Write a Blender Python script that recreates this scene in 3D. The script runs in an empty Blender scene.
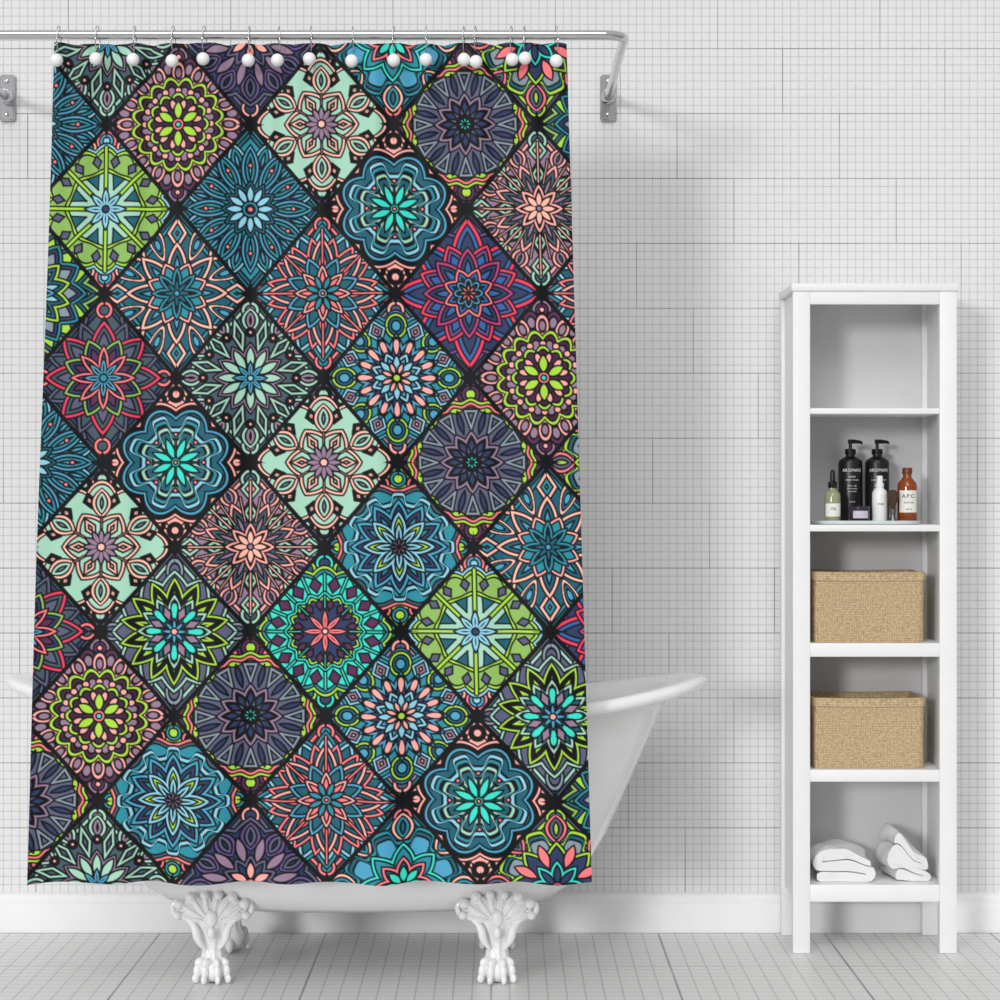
import bpy, bmesh, math, random
import numpy as np
from mathutils import Vector, Matrix
random.seed(4)
F=2364.0; CZ=1.096; D=6.0
sc=bpy.context.scene
COL=sc.collection
def s2l(c):
    out=[]
    for v in c:
        v=v/255.0
        out.append(v/12.92 if v<=0.04045 else ((v+0.055)/1.055)**2.4)
    return tuple(out)
# ---------------------------------------------------------------- materials
def mat(name,col,rough=0.5,metal=0.0,var=0.03,scale=20.0,bump=0.0,bscale=200.0,coat=0.0,trans=0.0,ior=1.45):
    m=bpy.data.materials.new(name); m.use_nodes=True
    nt=m.node_tree; b=nt.nodes['Principled BSDF']
    c=s2l(col)
    tc=nt.nodes.new('ShaderNodeTexCoord')
    nz=nt.nodes.new('ShaderNodeTexNoise'); nz.inputs['Scale'].default_value=scale; nz.inputs['Detail'].default_value=3
    nt.links.new(tc.outputs['Object'],nz.inputs['Vector'])
    mx=nt.nodes.new('ShaderNodeMix'); mx.data_type='RGBA'
    mx.inputs[6].default_value=tuple(max(0,v*(1-var)) for v in c)+(1,)
    mx.inputs[7].default_value=tuple(min(1,v*(1+var)) for v in c)+(1,)
    nt.links.new(nz.outputs['Fac'],mx.inputs[0]); nt.links.new(mx.outputs[2],b.inputs['Base Color'])
    b.inputs['Roughness'].default_value=rough; b.inputs['Metallic'].default_value=metal
    b.inputs['Coat Weight'].default_value=coat; b.inputs['Transmission Weight'].default_value=trans; b.inputs['IOR'].default_value=ior
    if bump>0:
        n2=nt.nodes.new('ShaderNodeTexNoise'); n2.inputs['Scale'].default_value=bscale
        nt.links.new(tc.outputs['Object'],n2.inputs['Vector'])
        bp=nt.nodes.new('ShaderNodeBump'); bp.inputs['Strength'].default_value=bump; bp.inputs['Distance'].default_value=0.002
        nt.links.new(n2.outputs['Fac'],bp.inputs['Height']); nt.links.new(bp.outputs['Normal'],b.inputs['Normal'])
    return m
def N(nt,op,a,b=None,c=None):
    n=nt.nodes.new('ShaderNodeMath'); n.operation=op
    for i,v in enumerate((a,b,c)):
        if v is None: continue
        if isinstance(v,(int,float)): n.inputs[i].default_value=v
        else: nt.links.new(v,n.inputs[i])
    return n.outputs[0]
def grid_mat(name,base,fine_col,dark_col,ax,ay,fine,fw,bigx,bigy,bw,fs,bs,rough,offset=0.5):
    m=bpy.data.materials.new(name); m.use_nodes=True
    nt=m.node_tree; b=nt.nodes['Principled BSDF']
    tc=nt.nodes.new('ShaderNodeTexCoord'); sp=nt.nodes.new('ShaderNodeSeparateXYZ')
    nt.links.new(tc.outputs['Object'],sp.inputs[0])
    X=N(nt,'ADD',sp.outputs[ax],50.0); Y=N(nt,'ADD',sp.outputs[ay],50.0)
    def line(c,period,w):
        f=N(nt,'FRACT',N(nt,'DIVIDE',c,period))
        d=N(nt,'MULTIPLY',N(nt,'MINIMUM',f,N(nt,'SUBTRACT',1.0,f)),period)
        return N(nt,'LESS_THAN',d,w)
    fl=N(nt,'MAXIMUM',line(X,fine,fw),line(Y,fine,fw))
    row=N(nt,'FLOOR',N(nt,'DIVIDE',Y,bigy))
    sh=N(nt,'MULTIPLY',N(nt,'FRACT',N(nt,'MULTIPLY',row,offset)),bigx)
    sh=N(nt,'MULTIPLY',N(nt,'ROUND',N(nt,'DIVIDE',sh,fine)),fine)
    bx=line(N(nt,'ADD',X,sh),bigx,bw); by=line(Y,bigy,bw)
    big=N(nt,'MAXIMUM',bx,by)
    nz=nt.nodes.new('ShaderNodeTexNoise'); nz.inputs['Scale'].default_value=3.0; nz.inputs['Detail'].default_value=2
    nt.links.new(tc.outputs['Object'],nz.inputs['Vector'])
    vary=N(nt,'MULTIPLY',N(nt,'SUBTRACT',nz.outputs['Fac'],0.2),2.0)
    bigf=N(nt,'MULTIPLY',N(nt,'MULTIPLY',big,vary),bs)
    n2=nt.nodes.new('ShaderNodeTexNoise'); n2.inputs['Scale'].default_value=25.0
    nt.links.new(tc.outputs['Object'],n2.inputs['Vector'])
    ff=N(nt,'MULTIPLY',fl,N(nt,'MULTIPLY',N(nt,'ADD',n2.outputs['Fac'],0.5),fs))
    m1=nt.nodes.new('ShaderNodeMix'); m1.data_type='RGBA'; m1.clamp_factor=True
    m1.inputs[6].default_value=s2l(base)+(1,); m1.inputs[7].default_value=s2l(fine_col)+(1,)
    nt.links.new(ff,m1.inputs[0])
    m2=nt.nodes.new('ShaderNodeMix'); m2.data_type='RGBA'; m2.clamp_factor=True
    nt.links.new(m1.outputs[2],m2.inputs[6]); m2.inputs[7].default_value=s2l(dark_col)+(1,)
    nt.links.new(bigf,m2.inputs[0])
    nt.links.new(m2.outputs[2],b.inputs['Base Color'])
    b.inputs['Roughness'].default_value=rough
    bp=nt.nodes.new('ShaderNodeBump'); bp.inputs['Strength'].default_value=0.25; bp.inputs['Distance'].default_value=0.001; bp.invert=True
    nt.links.new(fl,bp.inputs['Height']); nt.links.new(bp.outputs['Normal'],b.inputs['Normal'])
    return m
M_wall=grid_mat('wall_mosaic',(227,227,227),(188,188,189),(118,118,120),0,2,0.0206,0.0012,0.412,0.1648,0.0013,0.75,0.9,0.45,0.37)
M_floor=grid_mat('floor_mosaic',(227,226,225),(184,184,184),(128,128,129),0,1,0.042,0.0019,0.42,0.42,0.0028,0.8,0.95,0.4,0.0)
M_trim=mat('painted_trim',(236,236,236),0.45)
M_white=mat('white_lacquer',(238,238,238),0.4)
M_back=mat('back_panel_lacquer',(220,220,221),0.5)
M_enamel=mat('white_enamel',(244,244,244),0.18,coat=0.5)
M_chrome=mat('chrome',(205,206,208),0.14,metal=1.0)
M_ball=mat('white_plastic_ball',(246,246,246),0.25)
M_black=mat('black_plastic',(16,16,18),0.3)
M_blackm=mat('black_matte_glass',(22,22,25),0.35)
M_text=mat('white_print',(235,235,235),0.5)
M_texb=mat('black_print',(20,20,20),0.5)
M_label=mat('paper_label',(238,236,230),0.6)
M_amber=mat('amber_glass',(140,66,18),0.12,coat=0.4)
M_oil=mat('pale_olive_glass',(150,158,120),0.1,coat=0.4)
M_wplast=mat('white_plastic',(240,240,240),0.3)
M_wax=mat('lilac_wax',(205,196,214),0.5)
M_tray=mat('pale_marble',(214,222,220),0.25,var=0.08,scale=40)
M_brist=mat('badger_bristle',(70,55,45),0.9,var=0.4,scale=300)
M_towel=mat('white_terry',(236,236,236),0.95,bump=0.9,bscale=450)
def wicker():
    m=bpy.data.materials.new('burlap_weave'); m.use_nodes=True; nt=m.node_tree; b=nt.nodes['Principled BSDF']
    tc=nt.nodes.new('ShaderNodeTexCoord'); sp=nt.nodes.new('ShaderNodeSeparateXYZ'); nt.links.new(tc.outputs['Object'],sp.inputs[0])
    u=N(nt,'ADD',sp.outputs[0],sp.outputs[1]); z=sp.outputs[2]
    a=N(nt,'ABSOLUTE',N(nt,'SINE',N(nt,'MULTIPLY',u,math.pi/0.0042)))
    c=N(nt,'ABSOLUTE',N(nt,'SINE',N(nt,'MULTIPLY',z,math.pi/0.0042)))
    h=N(nt,'MULTIPLY',a,c)
    nz=nt.nodes.new('ShaderNodeTexNoise'); nz.inputs['Scale'].default_value=190; nz.inputs['Detail'].default_value=4; nt.links.new(tc.outputs['Object'],nz.inputs['Vector'])
    f=N(nt,'ADD',N(nt,'MULTIPLY',h,0.35),N(nt,'MULTIPLY',nz.outputs['Fac'],0.8))
    cr=nt.nodes.new('ShaderNodeValToRGB'); nt.links.new(f,cr.inputs[0])
    cr.color_ramp.elements[0].position=0.25; cr.color_ramp.elements[0].color=s2l((138,112,78))+(1,)
    cr.color_ramp.elements[1].position=0.8; cr.color_ramp.elements[1].color=s2l((220,196,156))+(1,)
    nt.links.new(cr.outputs[0],b.inputs['Base Color']); b.inputs['Roughness'].default_value=0.9
    bp=nt.nodes.new('ShaderNodeBump'); bp.inputs['Strength'].default_value=0.5; bp.inputs['Distance'].default_value=0.002
    nt.links.new(f,bp.inputs['Height']); nt.links.new(bp.outputs['Normal'],b.inputs['Normal'])
    return m
M_wick=wicker()
# ---------------------------------------------------------------- mesh helpers
def link(o,parent=None):
    COL.objects.link(o)
    if parent: o.parent=parent
    return o
def mobj(name,me,material,parent=None,smooth=35):
    if material: me.materials.append(material)
    if smooth:
        for p in me.polygons: p.use_smooth=True
        me.set_sharp_from_angle(angle=math.radians(smooth))
    return link(bpy.data.objects.new(name,me),parent)
def empty(name,loc,label,cat,group=None):
    e=bpy.data.objects.new(name,None); e.location=loc; e.empty_display_size=0.05
    link(e); e['label']=label; e['category']=cat
    if group: e['group']=group
    return e
def tag(o,label,cat,group=None):
    o['label']=label; o['category']=cat
    if group: o['group']=group
def box_me(name,x0,x1,y0,y1,z0,z1,bev=0.0,seg=2):
    bm=bmesh.new()
    bmesh.ops.create_cube(bm,size=1)
    for v in bm.verts:
        v.co=Vector((x0+(v.co.x+.5)*(x1-x0),y0+(v.co.y+.5)*(y1-y0),z0+(v.co.z+.5)*(z1-z0)))
    if bev>0: bmesh.ops.bevel(bm,geom=list(bm.edges),offset=bev,segments=seg,affect='EDGES',profile=0.5)
    me=bpy.data.meshes.new(name); bm.to_mesh(me); bm.free(); return me
def rings_bm(bm,rings,cap0=True,cap1=True,closed=False):
    R=[[bm.verts.new(p) for p in r] for r in rings]
    n=len(R[0]); k=len(R)
    for i in range(k if closed else k-1):
        A=R[i];B=R[(i+1)%k]
        for j in range(n):
            bm.faces.new((A[j],A[(j+1)%n],B[(j+1)%n],B[j]))
    if not closed:
        if cap0: bm.faces.new(list(reversed(R[0])))
        if cap1: bm.faces.new(R[-1])
def finish(bm,name):
    bmesh.ops.recalc_face_normals(bm,faces=list(bm.faces))
    me=bpy.data.meshes.new(name); bm.to_mesh(me); bm.free(); return me
def lathe_me(name,prof,seg=40,sx=1,sy=1,c=(0,0,0)):
    bm=bmesh.new()
    rings=[[(c[0]+r*sx*math.cos(2*math.pi*j/seg),c[1]+r*sy*math.sin(2*math.pi*j/seg),c[2]+z) for j in range(seg)] for r,z in prof]
    rings_bm(bm,rings)
    return finish(bm,name)
def tube_rings(path,rad,seg=14,closed=False):
    P=[Vector(p) for p in path]; n=len(P); rings=[]; prev=None
    for i in range(n):
        if closed: t=(P[(i+1)%n]-P[i-1])
        else: t=P[min(i+1,n-1)]-P[max(i-1,0)]
        t.normalize()
        if prev is None:
            a=Vector((0,0,1)) if abs(t.z)<0.9 else Vector((1,0,0))
            nrm=(a-t*a.dot(t)).normalized()
        else: nrm=(prev-t*prev.dot(t)).normalized()
        prev=nrm; b=t.cross(nrm)
        r=rad[i] if isinstance(rad,(list,tuple)) else rad
        rings.append([tuple(P[i]+(nrm*math.cos(2*math.pi*j/seg)+b*math.sin(2*math.pi*j/seg))*r) for j in range(seg)])
    return rings
def tube_me(name,path,rad,seg=14,closed=False):
    bm=bmesh.new(); rings_bm(bm,tube_rings(path,rad,seg,closed),closed=closed); return finish(bm,name)
def ell_bm(bm,c,r,rot=None,seg=16,rg=10):
    M=Matrix.Translation(c)@(rot.to_4x4() if rot else Matrix.Identity(4))@Matrix.Diagonal((r[0],r[1],r[2],1))
    bmesh.ops.create_uvsphere(bm,u_segments=seg,v_segments=rg,radius=1,matrix=M)
# ---------------------------------------------------------------- setting
o=mobj('wall_back',box_me('w',-3.2,3.2,0,0.12,0,3.0),M_wall,smooth=0); o['kind']='structure'
o=mobj('floor',box_me('f',-3.2,3.2,-7.0,0.12,-0.08,0),M_floor,smooth=0); o['kind']='structure'
bm=bmesh.new()
prof=[(0,0),(-0.018,0),(-0.018,0.068),(-0.016,0.074),(-0.013,0.076),(-0.013,0.086),(-0.010,0.094),(-0.005,0.098),(0,0.100)]
rings_bm(bm,[[(x,y-0.0005,z+0.0005) for y,z in prof] for x in (-3.2,3.2)])
o=mobj('baseboard_back',finish(bm,'bb'),M_trim,smooth=25); o['kind']='structure'
# ---------------------------------------------------------------- bathtub
TC=(-0.335,-0.43)
tub=empty('bathtub',(TC[0],TC[1],0),'white enamel clawfoot bathtub standing behind the mandala curtain','bathtub')
prof=[(.146,.15,.06),(.147,.30,.11),(.153,.40,.17),(.168,.455,.205),(.20,.505,.235),(.25,.545,.255),(.32,.585,.27),(.40,.62,.281),(.48,.655,.29),(.56,.69,.297),(.61,.712,.302),(.632,.728,.308),(.640,.748,.318),(.642,.775,.334),(.645,.803,.349),(.652,.817,.357),(.662,.822,.360),(.671,.817,.357),(.676,.803,.349),(.677,.775,.333),(.674,.745,.315),(.666,.725,.302),(.64,.708,.292),(.55,.672,.283),(.45,.63,.273),(.35,.585,.257),(.27,.54,.235),(.225,.49,.205),(.205,.42,.16),(.199,.28,.10),(.198,.12,.05)]
def sup(a,b,th,e=2.35):
    c,s=math.cos(th),math.sin(th)
    return (a*math.copysign(abs(c)**(2/e),c),b*math.copysign(abs(s)**(2/e),s))
bm=bmesh.new(); rr=[]
for z,a,b in prof:
    ring=[]
    for j in range(96):
        x,y=sup(a,b,2*math.pi*j/96)
        s=min(1,abs(x)/.80); wz=max(0,min(1,(z-.2)/.46))**1.5
        ring.append((x,y,z+wz*(.010-.082*(1-s*s))))
    rr.append(ring)
rings_bm(bm,rr)
mobj('tub_body',finish(bm,'tub'),M_enamel,tub,smooth=60)
def foot_me():
    bm=bmesh.new(); seg=40; rings=[]
    for z,rx,ry,yo,fl in [(.022,.030,.030,0,0),(.034,.036,.034,0,0),(.048,.033,.030,.004,.02),(.060,.026,.024,.006,.06),(.075,.0235,.022,.008,.1),(.095,.026,.023,.008,.12),(.115,.034,.026,.004,.12),(.132,.047,.030,0,.10),(.150,.060,.032,0,.08),(.170,.066,.032,.004,.06),(.190,.060,.030,.01,.04),(.215,.045,.022,.02,.02)]:
        rings.append([(rx*(1+fl*math.cos(9*t))*math.cos(t),yo+ry*(1+fl*math.cos(9*t))*math.sin(t),z) for t in [2*math.pi*j/seg for j in range(seg)]])
    rings_bm(bm,rings)
    ell_bm(bm,(0,-.004,.024),(.031,.031,.024))
    for a in (-62,-22,22,62):
        t=math.radians(a); dx,dy=math.sin(t),-math.cos(t)
        rot=Matrix.Rotation(t,3,'Z')
        ell_bm(bm,(dx*.028,dy*.028-.002,.046),(.0095,.016,.013),rot)
        ell_bm(bm,(dx*.037,dy*.037-.002,.028),(.0085,.010,.016),rot)
        ell_bm(bm,(dx*.041,dy*.041-.002,.0115),(.0065,.009,.0113),rot)
    ell_bm(bm,(0,.03,.02),(.011,.014,.0195))
    for a,L,w in [(-78,.062,.013),(-56,.070,.015),(-34,.066,.015),(-12,.060,.013),(12,.060,.013),(34,.066,.015),(56,.070,.015),(78,.062,.013)]:
        t=math.radians(a); dx,dz=math.sin(t),math.cos(t)
        rot=Matrix.Rotation(t,3,'Y')
        cx=dx*L*.72; cz=.142+dz*L*.55
        ell_bm(bm,(cx,-.020,cz),(w,.013,L*.5),rot)
        ell_bm(bm,(dx*L*1.28,-.026,.142+dz*L*1.0),(w*.8,.012,w*.8),rot)
        ell_bm(bm,(cx,-.031,cz),(w*.3,.006,L*.42),rot)
    for s in (-1,1):
        path=[];rad=[]
        for i in range(44):
            a=i/43*math.radians(620); q=.026*(1-i/50)
            path.append((s*(.072+q*math.cos(a+2.2)),-.018,.172+q*math.sin(a+2.2))); rad.append(.0085*(1-i/60))
        rings_bm(bm,tube_rings(path,rad,10))
        path=[];rad=[]
        for i in range(20):
            f=i/19
            path.append((s*(.018+.045*f**1.6+.006*math.sin(f*6)),-.024-.006*math.sin(f*3.1),.08+.07*f)); rad.append(.004+.006*math.sin(f*math.pi))
        rings_bm(bm,tube_rings(path,rad,10))
    ell_bm(bm,(0,-.034,.150),(.014,.010,.020)); ell_bm(bm,(0,-.036,.118),(.009,.008,.014))
    return finish(bm,'foot')
fm=foot_me(); first=True
for fx in (-.653,-.007):
    for fy,ro in ((-.622,0),(-.258,math.pi)):
        if first: f=mobj('foot',fm,M_enamel,tub,smooth=60); first=False
        else: f=bpy.data.objects.new('foot',fm); link(f,tub)
        f.location=(fx-TC[0],fy-TC[1],0.0005); f.rotation_euler=(0,0,ro)
        f['label']='ornate white claw foot with scrolled leaves'
# ---------------------------------------------------------------- curtain rail
RY=-.82; RZ=2.115; RR=.0105
rod=empty('shower_curtain_rod',(.274,0,RZ),'chrome shower curtain rail with rounded corners fixed to tiled wall','curtain rod')
path=[]; xr=.274; xl=-1.249; cr=.045
path.append((xr,-.012,0));
for i in range(1,8): path.append((xr,-.012-(.82-.012-cr)*i/8,0))
for i in range(11):
    a=math.pi/2*i/10; path.append((xr-cr+cr*math.cos(a),RY+cr-cr*math.sin(a),0))
for i in range(1,12): path.append((xr-cr+(xl+cr-xr+cr)*i/12,RY,0))
for i in range(11):
    a=math.pi/2*i/10; path.append((xl+cr-cr*math.sin(a),RY+cr-cr*math.cos(a),0))
for i in range(1,9): path.append((xl,RY+cr+(.82-.012-cr)*i/8,0))
path=[(x-.274,y,z) for x,y,z in path]
mobj('rail',tube_me('rail',path,RR,20),M_chrome,rod,smooth=60)
for i,x in enumerate((xr,xl)):
    bm=bmesh.new()
    bmesh.ops.create_cube(bm,size=1)
    for v in bm.verts: v.co=Vector((v.co.x*.040,-.0065+v.co.y*.012,v.co.z*.118))
    bmesh.ops.bevel(bm,geom=list(bm.edges),offset=.004,segments=3,affect='EDGES')
    rings_bm(bm,tube_rings([(0,-.012,0),(0,-.045,0),(0,-.05,0)],[.0175,.0175,.0145],24))
    for zz in (-.042,.042): ell_bm(bm,(0,-.0125,zz),(.006,.003,.006))
    b=mobj('wall_bracket',finish(bm,'br'),M_chrome,rod,smooth=40); b.location=(x-.274,0,0)
# ---------------------------------------------------------------- curtain pattern
PAL=dict(k=(9,10,14),teal=(36,138,156),dteal=(24,94,112),aqua=(46,220,198),blue=(70,158,192),lblue=(138,204,224),lime=(168,216,58),olive=(140,184,90),
 pink=(252,168,158),coral=(248,118,124),peach=(254,186,166),plum=(88,42,80),mauve=(148,120,144),slate=(90,92,120),navy=(44,58,96),sage=(162,210,186),
 red=(238,48,90),dgrey=(66,86,98),purple=(98,76,134),ind=(44,96,160),grey=(134,150,160),mag=(184,54,116),dplum=(66,30,58))
def layers(th,r,X,Y,ops,pxw=0.85):
    C=np.zeros(r.shape+(3,)); C[:]=np.array(PAL[ops[0]])/255.0
    K=np.array(PAL['k'])/255.0; LW=.78
    def mixc(C,m,c): return C*(1-m[:,None])+c[None,:]*m[:,None]
    def paint(C,d,col,lw=LW):
        m=np.clip(.5-d/pxw,0,1); C=mixc(C,m,np.array(PAL[col])/255.0)
        o=np.clip(.5-(np.abs(d)-lw)/pxw,0,1); return mixc(C,o,K)
    def fold(n,ph):
        w=2*np.pi/n; a=np.mod(th-ph*w+w/2,w)-w/2
        return r*np.cos(a),r*np.sin(a)
    for op in ops[1:]:
        k=op[0]
        if k=='W':
            _,R,amp,n,ph,kind,cols,st=op
            a=n*(th-ph*2*np.pi/n)
            if kind=='c': f=np.cos(a)
            elif kind=='s': f=1-2*np.abs(np.mod(a/np.pi+1,2)-1)
            elif kind=='a': f=2*np.abs(np.cos(a/2))-1
            elif kind=='v': f=1-2*np.abs(np.sin(a/2))
            else: f=np.tanh(3*np.cos(a))
            d=(r-R-amp*f)/np.sqrt(1+(amp*n/np.maximum(r,6)*.6)**2)
            for i,c in enumerate(cols): C=paint(C,d+i*st,c)
        elif k=='P':
            _,n,rc,L,w,ph,kind,cols,st=op
            al,ac=fold(n,ph); t=(al-rc)/L
            if kind=='e': d=(np.sqrt(t*t+(ac/w)**2)-1)*min(L,w)
            elif kind=='v': d=np.maximum(np.abs(ac)-w*(1-np.minimum(t*t,4)),(np.abs(t)-1)*L)*.85
            elif kind=='d': d=(np.abs(t)+np.abs(ac)/w-1)*min(L,w)*.8
            elif kind=='t': ww=w*(.35+.65*np.clip((t+1)/2,0,1)); d=(np.sqrt(t*t+(ac/ww)**2)-1)*min(L,w)
            elif kind=='i': ww=w*(.35+.65*np.clip((1-t)/2,0,1)); d=(np.sqrt(t*t+(ac/ww)**2)-1)*min(L,w)
            else: d=np.maximum(np.abs(ac)-w*np.clip((t+1)/2,0.05,1),np.abs(al-rc)-L)
            for i,c in enumerate(cols): C=paint(C,d+i*st,c)
        elif k=='L':
            _,n,r0,r1,w,ph,col=op
            al,ac=fold(n,ph); d=np.hypot(al-np.clip(al,r0,r1),ac)-w
            C=paint(C,d,col,.7)
        elif k=='D':
            _,n,rc,rad,ph,cols,st=op
            al,ac=fold(n,ph); d=np.hypot(al-rc,ac)-rad
            for i,c in enumerate(cols): C=paint(C,d+i*st,c)
        elif k=='O':
            _,rad,cols,st=op
            for i,c in enumerate(cols): C=paint(C,r-rad+i*st,c)
        elif k=='Q':
            _,rad,cols,st=op
            d1=np.hypot(X,np.abs(Y)-68)-rad; d2=np.hypot(np.abs(X)-60,Y)-rad
            d=np.minimum(d1,d2)
            for i,c in enumerate(cols): C=paint(C,d+i*st,c)
        elif k=='H':
            _,off,rad,cols,st=op
            d1=np.hypot(np.abs(X)-off,np.abs(Y)-62)-rad; d2=np.hypot(np.abs(X)-52,np.abs(Y)-off)-rad
            d=np.minimum(d1,d2)
            for i,c in enumerate(cols): C=paint(C,d+i*st,c)
        elif k=='Z':
            _,off,w,col=op
            e=(1-np.abs(X)/73-np.abs(Y)/84.5)*55.2
            C=paint(C,np.abs(e-off)-w,col)
    return C
T={}
T['A']=['mauve',('Z',7,2,'pink'),('Q',10,['mauve','plum','pink'],3.6),('P',16,56,12,8,.5,'e',['plum','mauve'],3.8),('P',16,52,12,7,0,'e',['pink','mauve'],3.4),('W',45,3.5,16,.5,'a',['lime','dplum','mauve'],3.8),('D',16,34,3.4,0,['pink'],1),('W',30,2.5,12,0,'a',['lime','dplum'],3.6),('P',12,20,6,3.2,.5,'e',['pink'],2),('P',6,14,9,4.6,0,'v',['lime'],2),('O',6,['coral','aqua'],3.2)]
T['B']=['slate',('Z',6,2,'pink'),('Q',8,['k','sage'],3),('H',17,7,['k','sage'],4),('W',62,5,12,0,'a',['peach','sage'],3.6),('P',12,48,8,6,.5,'d',['k','peach','sage'],2.6),('P',6,44,15,10,0,'v',['peach','sage','grey'],3.6),('W',33,5,6,.5,'s',['peach','sage'],3.6),('P',6,22,11,5.5,.5,'d',['peach','sage'],3),('L',6,2,30,.9,0,'peach'),('P',12,10,8,3,0,'v',['mauve'],2),('O',4,['peach'],2)]
T['C']=['coral',('Z',6,2.5,'pink'),('H',17,9,['plum','coral'],4),('Q',9,['plum','lime'],4),('W',63,1.5,20,0,'c',['lime','coral','lime'],3.6),('W',53,2,12,0,'c',['slate'],3),('P',12,41,12,8,0,'q',['grey','slate'],3.6),('P',12,41,12,2.6,.5,'v',['navy'],2),('W',28,4,12,0,'s',['mauve','slate'],3.6),('P',12,17,8,3.6,0,'d',['navy'],2),('O',9,['k','navy','slate'],3),('P',8,4,3,1.4,0,'e',['aqua'],2)]
T['D']=['teal',('Z',6,2.5,'pink'),('Q',11,['coral','blue','lblue'],3.6),('H',17,7,['pink','teal'],3.6),('W',63,3,16,0,'a',['lblue','lime','olive'],3.6),('P',16,48,6.5,4.5,.5,'d',['slate'],3),('W',39,1.5,8,0,'c',['lime','sage'],3.6),('P',8,28,7,6.5,.5,'q',['dteal'],3),('L',8,10,62,2.0,0,'lime'),('W',15,6,8,0,'s',['lblue','blue'],3.8),('O',3.6,['navy'],2)]
T['E']=['teal',('Z',6,2,'dteal'),('D',12,64,4,.5,['pink'],1),('P',12,50,18,9.5,.5,'v',['lblue','teal','blue'],3.2),('P',12,41,24,9,0,'v',['blue','teal','lblue'],3.2),('D',12,44,2.4,0,['coral'],1),('W',25,4,12,0,'s',['dteal','blue'],3.4),('P',12,15,9,3.6,0,'v',['lblue'],2),('O',8,['teal','blue'],3.4),('O',3,['coral'],3)]
T['F']=['pink',('Z',7,2,'peach'),('H',18,8,['k','pink'],3.8),('Q',8,['k','pink'],3.8),('W',59,5,8,.5,'a',['pink','k','blue','dteal'],3.6),('W',42,7,8,.5,'q',['lblue','teal','dteal'],3.8),('W',30,7,8,.5,'q',['sage','dteal'],3.6),('W',17,9,8,.5,'s',['aqua'],3),('L',8,2,22,.8,0,'teal'),('D',8,28,2.2,0,['coral'],1),('O',4.5,['aqua','coral'],2.4)]
T['G']=['mauve',('Z',6,2,'pink'),('Q',10,['sage','dgrey'],4),('P',8,58,13,10,0,'d',['sage','pink'],3.8),('P',8,54,12,9,.5,'v',['pink','mauve','sage'],3.4),('W',42,6,16,0,'s',['pink','dgrey','mauve'],3.6),('P',8,34,12,7,0,'d',['sage','grey'],3.4),('L',8,12,66,1.3,0,'peach'),('L',16,26,50,1.1,.5,'peach'),('W',20,5,8,0,'s',['pink','plum'],3.6),('P',8,9,8,3.4,0,'v',['peach'],3),('O',3,['mauve'],2)]
T['H']=['navy',('Z',6,2.5,'lime'),('W',64,7,16,0,'s',['olive','dteal','lime'],3.8),('W',50,6,12,0,'s',['teal','navy','grey'],3.6),('W',36,5,12,.5,'s',['lime','dteal','lblue'],3.6),('W',19,6,8,0,'s',['blue','navy'],3.4),('O',5,['aqua'],3)]
T['I']=['dteal',('Z',6,2,'teal'),('P',8,60,17,11,0,'d',['peach','teal','peach'],3.8),('P',8,52,18,11,.5,'t',['peach','dteal','blue'],3.6),('W',40,12,8,0,'s',['peach','dteal','blue'],4),('W',28,5,8,.5,'s',['pink','teal'],3.4),('W',20,7,8,0,'s',['teal','navy'],3.6),('W',10,4,8,0,'s',['dteal'],2),('O',3,['blue'],2)]
T['J']=['dgrey',('Z',6,2,'coral'),('Q',9,['coral','teal'],3.8),('W',63,7,16,0,'s',['teal','lblue','dteal'],3.8),('W',50,8,16,.5,'s',['coral','dteal'],3.6),('W',44,13,8,0,'s',['pink','dteal','coral'],3.8),('W',31,8,8,.5,'s',['blue','dteal'],3.6),('L',8,8,64,1.4,0,'coral'),('W',22,7,8,0,'s',['pink','coral'],3.2),('P',8,11,8,3,.5,'v',['teal'],2),('O',4.5,['lblue','coral'],2.4)]
T['K']=['navy',('Z',6,2,'slate'),('W',60,8,8,.5,'s',['purple','navy'],4),('W',60,16,8,0,'s',['red','ind','navy'],4.6),('W',44,9,8,.5,'s',['red','purple','ind'],3.8),('W',37,9,8,0,'s',['mag','navy','ind'],3.8),('W',23,4,8,.5,'s',['coral','ind','navy'],3.4),('W',13,2.5,8,0,'a',['blue','navy'],2.8),('P',8,5,4,1.6,0,'v',['coral'],2)]
T['L']=['dgrey',('Z',6,2,'navy'),('Q',9,['coral','dgrey'],4),('P',8,62,12,9,.5,'d',['slate','navy'],3.6),('W',53,8,16,0,'s',['slate','dgrey'],3.8),('W',47,11,8,0,'s',['red','dgrey','slate'],4),('W',35,7,8,.5,'s',['olive','navy','plum'],3.6),('W',24,9,8,0,'s',['coral','purple'],3.6),('W',14,6,8,0,'s',['blue','teal'],3.2),('O',4,['teal'],2)]
T['M']=['dgrey',('Z',6,2,'sage'),('Q',9,['sage','mauve'],4),('P',12,58,13,9,0,'v',['sage','mauve','sage'],3.6),('P',12,44,20,6.5,.5,'d',['sage','dgrey'],3.2),('D',12,46,4.5,0,['k','pink'],2.4),('W',31,5,12,0,'s',['mauve','dgrey'],3.6),('P',12,20,12,4.4,0,'v',['sage'],2),('W',12,5,8,0,'s',['blue','navy'],3.2),('O',3,['lblue'],2)]
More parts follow.
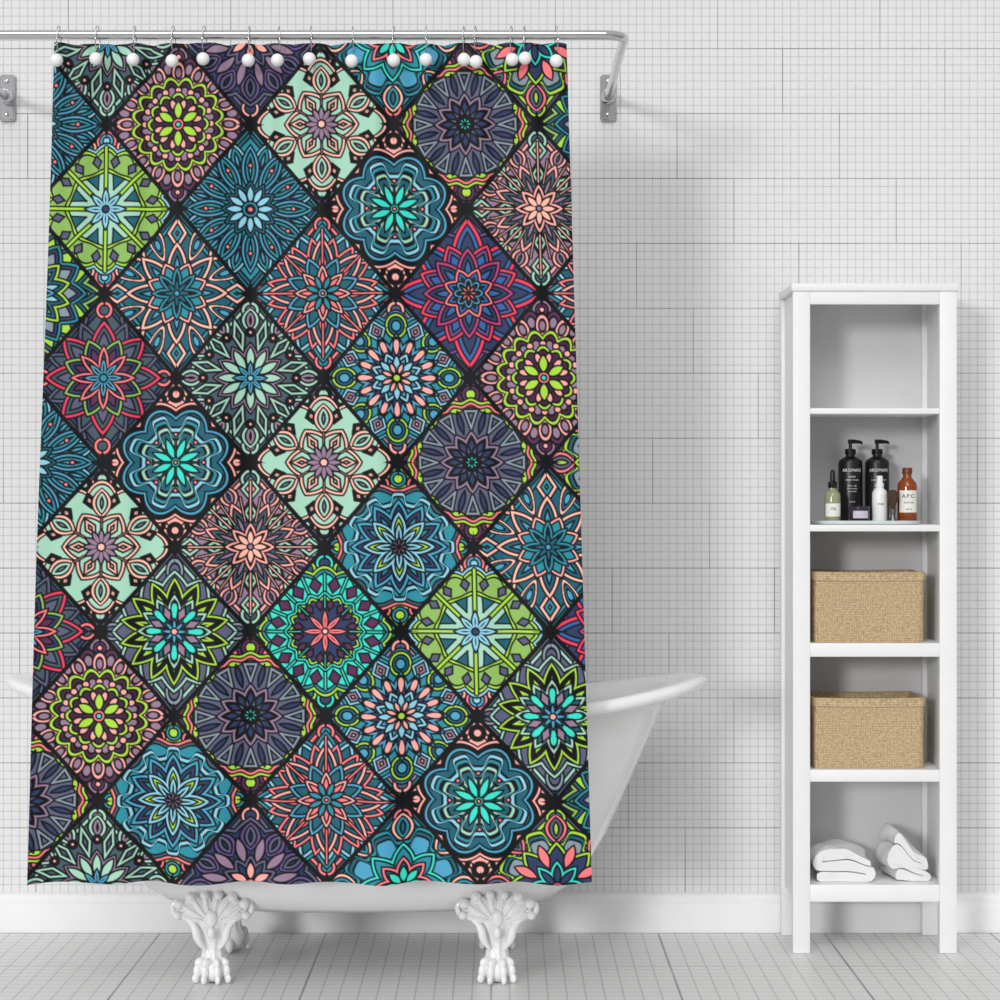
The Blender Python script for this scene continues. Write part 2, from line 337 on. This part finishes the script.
T['N']=['teal',('Z',6,2,'mauve'),('Q',9,['pink','slate'],4),('W',64,4,16,0,'a',['blue','teal'],3.6),('P',8,52,13,11,0,'e',['lime','dteal','blue'],3.2),('P',8,50,13,10,.5,'d',['lblue','mauve','pink'],3.2),('W',39,6,16,0,'s',['blue','navy'],3.6),('P',16,31,9,4.4,0,'t',['pink'],2),('W',22,5,8,.5,'s',['lblue','blue'],3.6),('P',8,14,9,3.6,0,'v',['lblue'],2),('P',8,10,6,2.6,.5,'v',['pink'],2),('O',3.8,['lime'],2)]
T['O']=['lime',('Z',6,2.5,'teal'),('H',18,10,['coral','k','lime'],3.4),('Q',8,['teal','lime'],3.4),('W',63,5,8,.5,'c',['coral','dgrey','teal'],3.8),('W',50,5,12,0,'q',['lblue','teal'],3.8),('W',41,7,12,0,'s',['blue','navy','teal'],3.8),('W',28,8,8,0,'s',['lblue','lime','k'],3.6),('W',16,8,8,0,'s',['lblue','peach'],3.4),('P',8,5,5,1.4,0,'v',['mauve'],2)]
T['P']=['slate',('Z',6,2,'sage'),('P',12,60,14,9,0,'e',['grey','slate'],3.6),('W',56,6,12,0,'s',['sage','slate'],3.6),('W',47,8,14,0,'s',['lime','k','lime','dteal'],3.4),('W',32,6,12,0,'s',['sage','dteal','navy'],3.6),('P',8,20,10,4.8,0,'t',['aqua'],2),('P',8,19,9,4.4,.5,'d',['mauve'],2),('W',9,4,8,0,'s',['blue'],2),('O',3.4,['pink'],2)]
T['Q']=['navy',('Z',6,2.5,'lime'),('H',17,9,['lime','dteal'],3.6),('Q',9,['aqua','navy'],3.6),('W',63,3,16,0,'a',['lime','teal','aqua'],3.6),('P',16,47,8,6,.5,'d',['plum'],3),('L',16,18,58,1.4,0,'aqua'),('W',38,2,16,0,'c',['aqua','lime','navy'],3.2),('P',16,27,6,3.8,.5,'d',['plum'],2.2),('L',8,12,36,1.1,0,'aqua'),('W',14,8,8,0,'s',['coral','pink'],3.4),('O',3,['peach'],2)]
T['R']=['navy',('Z',6,2,'slate'),('Q',9,['pink','navy'],3.6),('W',62,5,12,0,'s',['slate','navy'],3.8),('P',12,47,15,10,0,'v',['purple','slate','navy'],3.6),('P',12,34,14,4.6,.5,'v',['mauve'],2),('W',25,4,12,0,'s',['slate','navy'],3.6),('P',6,12,9,4,0,'v',['pink'],2),('O',4,['coral'],2)]
T['S']=['dteal',('Z',6,2,'teal'),('Q',9,['coral','k'],3.6),('P',8,58,15,11,0,'v',['peach','teal','dteal'],3.6),('W',52,7,8,.5,'q',['teal','dteal','blue'],3.8),('W',36,7,8,0,'s',['aqua','teal'],3.6),('W',24,5,8,0,'s',['coral','dteal'],3.6),('P',8,11,8,4,0,'v',['aqua'],2),('O',3,['k'],2)]
T['U']=['slate',('Z',6,2,'lime'),('Q',10,['lime','teal'],3.6),('P',8,58,15,11,0,'v',['coral','slate','lime'],3.6),('W',51,7,8,.5,'q',['lime','dteal','grey'],3.8),('W',38,8,8,0,'s',['lime','navy'],3.6),('P',8,32,12,5,.5,'v',['coral'],2),('W',22,5,8,0,'s',['aqua','navy'],3.4),('O',5,['coral','lime'],2.6)]
TY={(-2,-2):'M',(0,-2):'R',(2,-2):'S',(4,-2):'U',(-3,-1):'E',(-1,-1):'A',(1,-1):'B',(3,-1):'C',(5,-1):'H',
(-4,0):'D',(-2,0):'D',(0,0):'E',(2,0):'F',(4,0):'G',(-3,1):'H',(-1,1):'I',(1,1):'J',(3,1):'K',(5,1):'J',
(-2,2):'L',(0,2):'M',(2,2):'N',(4,2):'A',(-3,3):'E',(-1,3):'F',(1,3):'B',(3,3):'C',(5,3):'U',
(-2,4):'B',(0,4):'G',(2,4):'O',(4,4):'I',(-3,5):'L',(-1,5):'P',(1,5):'Q',(3,5):'D',(5,5):'K',
(-2,6):'A',(0,6):'C',(2,6):'N',(4,6):'P',(-3,7):'C',(-1,7):'O',(1,7):'J',(3,7):'F',(5,7):'H',
(-2,8):'M',(0,8):'R',(2,8):'S',(4,8):'U'}
# ---------------------------------------------------------------- curtain mesh
NC,NR=780,1180
ypx=np.linspace(43,883,NR)[:,None]*np.ones((1,NC)); fx=np.linspace(0,1,NC)[None,:]*np.ones((NR,1))
uL=-(2.745+.145*(ypx-45)/838)+.012*np.sin(ypx/120.); u=uL+(4.45-uL)*fx
h=71.7+(ypx-125)/676*4.6
xp=250+u*h; v=(ypx-209)/84.5
dist=D+RY
Xw=(xp-500)*dist/F; Zw=CZ-(ypx-500)*dist/F
down=(ypx-43)/840
fold=(.010*np.sin(u*2.9+.4)+.007*np.sin(u*5.3+1.2+down*.8)+.004*np.sin(u*9.1+2.0-down))*(.55+.55*down)+.004*np.sin(u*17+down*2)*(1-down)**3
Yw=RY-.002+fold
hook_px=[58,97,134,173,204,249,278,310,352,394,426,464,476,512,525,556]
hu=np.array([(p-250)/71.15 for p in hook_px])
dn=np.min(np.abs(u[0][:,None]-hu[None,:]),axis=1)
Zw=Zw-.006*np.clip(dn/.3,0,1)[None,:]**1.5*np.clip(1-down*12,0,1)
Zw+= .003*np.sin(u*5.3+2)*down**6
S=(u+v)/2; Tt=(u-v)/2; s0=np.round(S); t0=np.round(Tt)
cu=(s0+t0).astype(int); cv=(s0-t0).astype(int); du=u-cu; dv=v-cv
Xl=du*73; Yl=dv*84.5; rl=np.hypot(Xl,Yl); tl=np.arctan2(Xl,-Yl)
Cc=np.zeros((NR,NC,3))
keys=set(zip(cu.ravel().tolist(),cv.ravel().tolist()))
byt={}
for kk in keys: byt.setdefault(TY.get(kk,'M'),[]).append(kk)
for ty,cells in byt.items():
    mask=np.zeros(cu.shape,bool)
    for a,b in cells: mask|=(cu==a)&(cv==b)
    Cc[mask]=layers(tl[mask],rl[mask],Xl[mask],Yl[mask],T[ty])
K=np.array(PAL['k'])/255.
ed=(1-np.abs(du)-np.abs(dv))*55.2
m=np.clip(.5-(ed-2.0)/.85,0,1)
ax=73-np.abs(Xl); ay=np.abs(Yl); bx=np.abs(Xl); by=84.5-np.abs(Yl)
ast=np.minimum(np.sqrt(np.abs(ax))+np.sqrt(ay),np.sqrt(bx)+np.sqrt(np.abs(by)))-math.sqrt(17)
m=np.maximum(m,np.clip(.5-ast*3,0,1))
Cc=Cc*(1-m[...,None])+K*m[...,None]
lin=np.where(Cc<=.04045,Cc/12.92,((Cc+.055)/1.055)**2.4)
me=bpy.data.meshes.new('curtain')
nv=NR*NC; co=np.stack([Xw,Yw-RY,Zw-RZ],-1).reshape(-1,3).astype(np.float32)
idx=np.arange(nv).reshape(NR,NC)
q=np.stack([idx[:-1,:-1],idx[1:,:-1],idx[1:,1:],idx[:-1,1:]],-1).reshape(-1,4).astype(np.int32)
me.vertices.add(nv); me.vertices.foreach_set('co',co.ravel())
me.loops.add(q.size); me.loops.foreach_set('vertex_index',q.ravel())
me.polygons.add(len(q)); me.polygons.foreach_set('loop_start',(np.arange(len(q))*4).astype(np.int32))
me.update(calc_edges=True)
me.polygons.foreach_set('use_smooth',np.ones(len(q),bool))
at=me.color_attributes.new('Print','FLOAT_COLOR','POINT')
rgba=np.concatenate([lin.reshape(-1,3),np.ones((nv,1))],1).astype(np.float32)
at.data.foreach_set('color',rgba.ravel())
me.update()
mc=bpy.data.materials.new('printed_polyester'); mc.use_nodes=True; nt=mc.node_tree; b=nt.nodes['Principled BSDF']
an=nt.nodes.new('ShaderNodeAttribute'); an.attribute_name='Print'
hs=nt.nodes.new('ShaderNodeHueSaturation'); hs.inputs['Saturation'].default_value=0.98; hs.inputs['Value'].default_value=1.08
nt.links.new(an.outputs['Color'],hs.inputs['Color']); nt.links.new(hs.outputs[0],b.inputs['Base Color'])
b.inputs['Roughness'].default_value=.6; b.inputs['Specular IOR Level'].default_value=.2
me.materials.append(mc)
cur=bpy.data.objects.new('shower_curtain',me); link(cur); cur.location=(0,RY,RZ)
tag(cur,'shower curtain printed with colourful mandala diamonds hanging from chrome rail','shower curtain')
# hooks
wire_path=[]
for i in range(28):
    a=2*math.pi*i/28; wire_path.append((0,-.006+.0145*math.cos(a)+.000,-.010+.0285*math.sin(a)))
wm=tube_me('wire',wire_path,.0012,8,closed=True); wm.materials.append(M_chrome)
for p in wm.polygons: p.use_smooth=True
bm=bmesh.new(); bmesh.ops.create_uvsphere(bm,u_segments=28,v_segments=18,radius=.0142)
balm=bpy.data.meshes.new('ball'); bm.to_mesh(balm); bm.free(); balm.materials.append(M_ball)
for p in balm.polygons: p.use_smooth=True
offs=[0,-2,-1,1,-2,0,0,-2,1,0,-1,-1,2,-1,-3,1]
for px,oy in zip(hook_px,offs):
    e=empty('curtain_hook',((px-500)*(D-.84)/F,RY,RZ),'chrome wire hook with white ball holding curtain to rail','curtain hook','ball hooks along the curtain rail')
    w=bpy.data.objects.new('wire_ring',wm); link(w,e); w.rotation_euler=(0,0,random.uniform(-.25,.25))
    bb=bpy.data.objects.new('ball',balm); link(bb,e); bb.location=(0,-.036,-.063-oy*.0015+.001)
# ---------------------------------------------------------------- shelving unit
x0,x1=.708,1.104; yf,yb=-.288,-.024; top=1.619; pw=.0415; pd=.03
cab=empty('shelving_unit',((x0+x1)/2,(yf+yb)/2,0),'tall narrow white open shelving unit standing against the tiled wall','shelving unit')
ox,oy_=(x0+x1)/2,(yf+yb)/2
def cb(name,a,b,c,d,e,f,mt=M_white,bev=.0015):
    return mobj(name,box_me(name,a-ox,b-ox,c-oy_,d-oy_,e,f,bev),mt,cab,smooth=30)
for a,b in ((x0,x0+pw),(x1-pw,x1)):
    for c,d in ((yf,yf+pd),(yb-pd,yb)):
        cb('leg',a,b,c,d,.0005,top-.018)
cb('top_panel',x0-.004,x1+.004,yf-.004,yb,top-.018,top)
cb('top_rail',x0+pw,x1-pw,yf+.001,yf+.02,top-.050,top-.018)
for a,b in ((x0+.008,x0+.022),(x1-.030,x1-.016)): cb('side_panel',a,b,yf+pd,yb-pd,.125,top-.018)
cb('back_panel',x0+pw,x1-pw,yb-.010,yb-.003,.125,top-.018,M_back,.0005)
SH=[(1.304,1.318),(1.020,1.036),(.717,.750),(.415,.444),(.125,.166)]
for a,b in SH: cb('shelf',x0+.0225,x1-.0305,yf+pd-.0005,yb-.0105,a,b)
for a,b in SH: cb('shelf_edge',x0+pw,x1-pw,yf+.001,yf+pd-.001,a,b)
# ---------------------------------------------------------------- baskets
def basket_mes():
    L,W,H=.272,.20,.170
    def rrect(a,b,z,r=.016,sag=0):
        pts=[]
        for cx,cy,s in ((a-r,b-r,0),(-a+r,b-r,1),(-a+r,-b+r,2),(a-r,-b+r,3)):
            for i in range(7):
                t=math.pi/2*(s+i/6); pts.append((cx+r*math.cos(t),cy+r*math.sin(t),z))
            nx_,ny_={0:(-a+r,b),1:(-a,-b+r),2:(a-r,-b),3:(a,b-r)}[s]
            x_,y_,_z=pts[-1]
            for i in range(1,6):
                f=i/6; pts.append((x_+(nx_-x_)*f,y_+(ny_-y_)*f,z-sag*math.sin(math.pi*f)))
        return pts
    bm=bmesh.new(); rr=[]
    for i in range(15):
        z=(H-.004)*i/14; k=1-.010*(1-i/14)+.003*math.sin(i*1.7); rr.append(rrect(L/2*k,W/2*k,z,sag=.002 if i>10 else 0))
    for z in (H-.004,H*.5,.008): rr.append(rrect(L/2-.006,W/2-.006,z))
    rings_bm(bm,rr); bme=finish(bm,'basket')
    bm=bmesh.new()
    R=[rrect(L/2+.0005,W/2+.0005,H-.020,sag=.0015),rrect(L/2+.0025,W/2+.0025,H-.020,sag=.0015),rrect(L/2+.003,W/2+.003,H-.010,sag=.002),rrect(L/2+.0025,W/2+.0025,H-.001,sag=.002),rrect(L/2,W/2,H+.0015,sag=.002),rrect(L/2-.007,W/2-.007,H+.0005,sag=.002),rrect(L/2-.008,W/2-.008,H-.02)]
    rings_bm(bm,R,cap0=False,cap1=False); lm=finish(bm,'rim')
    return bme,lm
bme,lme=basket_mes(); bme.materials.append(M_wick); lme.materials.append(M_wick)
for mm in (bme,lme):
    for p in mm.polygons: p.use_smooth=True
    mm.set_sharp_from_angle(angle=math.radians(50))
for z in (.7505,.4445):
    e=empty('basket',(.897,-.158,z),'rectangular tan woven fabric basket standing on a white shelf','basket','woven baskets on the shelves')
    b1=bpy.data.objects.new('basket_body',bme); link(b1,e)
    b2=bpy.data.objects.new('folded_rim',lme); link(b2,e)
# ---------------------------------------------------------------- towels
def towel_me(name,L,W,nlay,th,curve,seed,skew=0.0,amp=1.0):
    rnd=random.Random(seed); pts=[]
    for k in range(nlay):
        z=th*.5+k*th*1.08; xa,xb=(-L/2,L/2) if k%2==0 else (L/2,-L/2)
        sh=rnd.uniform(-.006,.006)+skew*k
        for i in range(23):
            t=i/22; pts.append((xa+(xb-xa)*t+sh,z))
        if k<nlay-1:
            cx=xb+sh; sgn=1 if xb>0 else -1
            for a in (-50,-20,10,45):
                pts.append((cx+sgn*th*.55*math.cos(math.radians(a)),z+th*.54+th*.54*math.sin(math.radians(a))))
    n=len(pts); ny=27; half=th*.49
    top=[];bot=[]
    for i,(x,z) in enumerate(pts):
        x2,z2=pts[min(i+1,n-1)]; x1_,z1=pts[max(i-1,0)]
        tx,tz=x2-x1_,z2-z1; l=math.hypot(tx,tz) or 1; nx_,nz_=-tz/l,tx/l
        hh=half*(1 if 1<i<n-2 else (.85 if 0<i<n-1 else .5))
        top.append((x+nx_*hh,z+nz_*hh)); bot.append((x-nx_*hh,z-nz_*hh))
    loop=top+list(reversed(bot))
    bm=bmesh.new(); rr=[]
    for j in range(ny):
        y=-W/2+W*j/(ny-1); ring=[]
        for (x,z) in loop:
            f=z/(nlay*th)
            wob=amp*(.004*math.sin(x*46+y*30+seed+z*50)+.0022*math.sin(x*98-y*50+seed*2))
            ring.append((x+amp*.005*math.sin(y*32+z*70+seed)*(.4+f),y+amp*.004*math.sin(x*44+seed+z*140),max(z+wob*f+curve(x,y)*(.1+.9*f),.0008)))
        rr.append(ring)
    rings_bm(bm,rr); return finish(bm,name)
SZ=.166
g=lambda x,c,s:math.exp(-((x-c)/s)**2)
t1=mobj('folded_towel',towel_me('t1',.118,.17,3,.022,lambda x,y:.010*g(x,-.012,.05)-.010*max(0,x/.06),1,amp=.7),M_towel,smooth=70)
t1.location=(.842,-.165,SZ+.0003); t1.rotation_euler=(0,0,math.radians(-4))
tag(t1,'white terry towel loosely folded in layers on bottom shelf','towel')
t2=mobj('folded_towel',towel_me('t2',.068,.15,4,.019,lambda x,y:.036*g(x,-.022+.08*y,.024)-.020*max(0,x/.035),3,-.001,amp=.8),M_towel,smooth=70)
t2.location=(.994,-.165,SZ+.0003); t2.rotation_euler=(0,0,math.radians(4))
tag(t2,'white terry towel with raised crumpled fold on bottom shelf','towel')
# ---------------------------------------------------------------- tray + toiletries
TZ=1.0362
bm=bmesh.new(); rr=[]
for a,z in ((.90,0),(.98,.001),(1.0,.004),(1.0,.009),(.985,.0095),(.965,.006),(.93,.005),(.3,.005)):
    rr.append([(*sup(.134*a,.098*a,2*math.pi*j/72,2.5),z) for j in range(72)])
rings_bm(bm,rr); tr=mobj('tray',finish(bm,'tray'),M_tray,smooth=40); tr.location=(.903,-.160,TZ); tag(tr,'oval pale marble tray holding toiletries on the shelf','tray')
BZ=TZ+.0053
def text_me(s,size,radius,z,ext=.0002):
    cu_=bpy.data.curves.new('t','FONT'); cu_.body=s; cu_.size=size; cu_.align_x='CENTER'; cu_.align_y='CENTER'; cu_.extrude=ext; cu_.resolution_u=2
    ob=bpy.data.objects.new('t',cu_); COL.objects.link(ob)
    dg=bpy.context.evaluated_depsgraph_get(); m_=bpy.data.meshes.new_from_object(ob.evaluated_get(dg))
    bpy.data.objects.remove(ob)
    for vv in m_.vertices:
        x,y,zz=vv.co; a=x/radius; rr_=radius+.0004+zz
        vv.co=(rr_*math.sin(a),-rr_*math.cos(a),z+y)
    m_.materials.clear(); return m_
def patch_me(name,r,z0,z1,a0,a1,th=.0003):
    bm=bmesh.new(); n=16; R=[]
    for i in range(n+1):
        a=math.radians(a0+(a1-a0)*i/n); s_,c_=math.sin(a),-math.cos(a)
        R.append([(r*s_,r*c_,z0),((r+th)*s_,(r+th)*c_,z0),((r+th)*s_,(r+th)*c_,z1),(r*s_,r*c_,z1)])
    rings_bm(bm,R); return finish(bm,name)
def pump(x,y,lines,group):
    e=empty('pump_bottle',(x,y,BZ),'black pump dispenser bottle with white printed text on tray','pump bottle',group)
    R=.0300
    mobj('bottle_body',lathe_me('bb',[(.02,0),(R-.002,0),(R,.002),(R,.146),(R-.002,.153),(.018,.160),(.0115,.163),(.0115,.168)],48),M_blackm,e)
    mobj('collar',lathe_me('c',[(.0135,.1682),(.014,.170),(.014,.180),(.012,.1815),(.005,.182)],32),M_black,e)
    bm=bmesh.new(); rings_bm(bm,tube_rings([(0,0,.1822),(0,0,.196)],.0042,14)); rings_bm(bm,tube_rings([(.006,0,.200),(-.008,0,.2002),(-.026,-.004,.199),(-.030,-.0045,.1955)],[.0055,.0055,.0038,.003],14))
    ph=mobj('pump_head',finish(bm,'p'),M_black,e); ph.rotation_euler=(0,0,math.pi)
    for s,sz,z in lines:
        m_=text_me(s,sz,R,z); mobj('printed_text',m_,M_text,e,smooth=0)
L1=[('AROMAPS',.0112,.128),('HAND',.006,.112),('& BODY WASH',.005,.104),('lemon · sage',.0045,.090),('rosemary mint',.0045,.083),('cedarwood',.0045,.076),('500 ml',.005,.050)]
L2=[('AROMAPS',.0112,.128),('HAND',.006,.112),('& BODY LOTION',.005,.104),('lemon · sage',.0045,.090),('rosemary mint',.0045,.083),('cedarwood',.0045,.076),('500 ml',.005,.050)]
pump(.873,-.110,L1,'black pump bottles on the tray'); pump(.940,-.108,L2,'black pump bottles on the tray')
e=empty('dropper_bottle',(.816,-.198,BZ),'pale olive glass dropper bottle with black rubber bulb','bottle')
mobj('bottle_body',lathe_me('d',[(.012,0),(.0185,.001),(.020,.004),(.020,.064),(.018,.072),(.010,.079),(.0095,.084)],40),M_oil,e)
mobj('dropper_cap',lathe_me('dc',[(.0105,.0842),(.011,.085),(.011,.098),(.0085,.0995),(.0064,.101),(.006,.118),(.0045,.127),(.0015,.1295)],32),M_black,e)
mobj('paper_label',patch_me('dl',.0201,.014,.046,-62,62),M_label,e)
mobj('printed_text',text_me('OIL',.009,.0205,.033),M_texb,e,smooth=0)
e=empty('candle',(.880,-.212,BZ),'short dark jar candle with lilac wax and label','candle')
mobj('candle_jar',lathe_me('cj',[(.02,0),(.0245,.001),(.0255,.003),(.0255,.038),(.0245,.039),(.0232,.0385),(.023,.035),(.015,.035)],44),mat('dark_plum_jar',(48,40,56),.25),e)
mobj('wax',lathe_me('cw',[(.021,.0352),(.0223,.0365),(.020,.0372),(.006,.0374),(.003,.0382)],32),M_wax,e)
mobj('paper_label',patch_me('cl',.0256,.010,.028,-45,45),M_wax,e)
bm=bmesh.new(); rings_bm(bm,tube_rings([(0,0,.0383),(.001,0,.044),(.002,0,.046)],.0007,8)); mobj('wick',finish(bm,'wk'),M_black,e)
e=empty('spray_bottle',(.931,-.203,BZ),'small white plastic bottle with narrow spray cap','bottle')
mobj('bottle_body',lathe_me('wb',[(.013,0),(.0170,.001),(.0185,.004),(.0185,.068),(.0170,.076),(.0105,.083),(.0095,.0845)],40),M_wplast,e)
mobj('spray_cap',lathe_me('wc',[(.0100,.0848),(.0105,.086),(.0105,.095),(.0085,.0965),(.0078,.097),(.0078,.112),(.006,.114),(.002,.1143)],32),M_wplast,e)
mobj('printed_text',text_me('mist',.009,.0185,.045),M_texb,e,smooth=0)
e=empty('shaving_brush',(.9590,-.228,BZ),'upright shaving brush with dark bristles and metal handle','shaving brush')
mobj('handle',lathe_me('sh',[(.008,0),(.0105,.001),(.0108,.005),(.007,.012),(.006,.018),(.0085,.027),(.0088,.033),(.006,.0345)],32),mat('brushed_steel',(120,118,120),.3,metal=1),e)
bm=bmesh.new(); seg=48; rr=[]
for r_,z_ in ((.006,.0347),(.0085,.045),(.0125,.058),(.0135,.066),(.0115,.074),(.006,.079)):
    rr.append([((r_*(1+.06*math.cos(12*2*math.pi*j/seg)))*math.cos(2*math.pi*j/seg),(r_*(1+.06*math.cos(12*2*math.pi*j/seg)))*math.sin(2*math.pi*j/seg),z_) for j in range(seg)])
rings_bm(bm,rr); mobj('bristles',finish(bm,'br'),M_brist,e,smooth=60)
e=empty('apothecary_bottle',(1.000,-.195,BZ),'amber glass bottle with white A.P.C. label on tray','bottle')
mobj('bottle_body',lathe_me('ab',[(.016,0),(.0225,.001),(.024,.004),(.024,.086),(.0225,.096),(.014,.106),(.0105,.111),(.0105,.118)],44),M_amber,e)
mobj('cap',lathe_me('ac',[(.0118,.1182),(.0122,.120),(.0122,.132),(.0112,.1335),(.004,.134)],32),mat('amber_cap',(112,54,22),.35),e)
mobj('paper_label',patch_me('al',.0241,.024,.078,-60,60),M_label,e)
mobj('printed_text',text_me('A.P.C.',.0135,.0245,.064),M_texb,e,smooth=0)
mobj('printed_text',text_me('BATH OIL',.0055,.0245,.048),M_texb,e,smooth=0)
mobj('printed_text',text_me('250 ml',.005,.0245,.032),M_texb,e,smooth=0)
# ---------------------------------------------------------------- light
w=bpy.data.worlds.new('World'); sc.world=w; w.use_nodes=True; nt=w.node_tree
bg=nt.nodes['Background']; tc=nt.nodes.new('ShaderNodeTexCoord'); sp=nt.nodes.new('ShaderNodeSeparateXYZ'); nt.links.new(tc.outputs['Generated'],sp.inputs[0])
cr_=nt.nodes.new('ShaderNodeValToRGB'); nt.links.new(N(nt,'ADD',N(nt,'MULTIPLY',sp.outputs[2],.5),.5),cr_.inputs[0])
cr_.color_ramp.elements[0].position=.3; cr_.color_ramp.elements[0].color=(.45,.45,.45,1)
cr_.color_ramp.elements[1].position=.75; cr_.color_ramp.elements[1].color=(1,1,1,1)
nt.links.new(cr_.outputs[0],bg.inputs['Color']); bg.inputs['Strength'].default_value=.60
def sun(dirv,st,ang,col=(1,1,1)):
    l=bpy.data.lights.new('sun','SUN'); l.energy=st; l.angle=math.radians(ang); l.color=col
    ob=bpy.data.objects.new('directional_light',l); link(ob); ob.rotation_euler=Vector(dirv).to_track_quat('-Z','Y').to_euler(); ob.location=(-2,-5,2.5)  # soft directional sun lamp from the camera side; no window is modelled
sun((.42,.86,-.14),.95,9)
sun((.1,.8,-.6),.95,35)
# ---------------------------------------------------------------- camera
cam=bpy.data.cameras.new('cam'); cam.sensor_width=36; cam.lens=F/1000*36
co_=bpy.data.objects.new('camera',cam); link(co_); co_.location=(0,-D,CZ); co_.rotation_euler=(math.pi/2,0,0)
sc.camera=co_
sc.view_settings.view_transform='Standard'
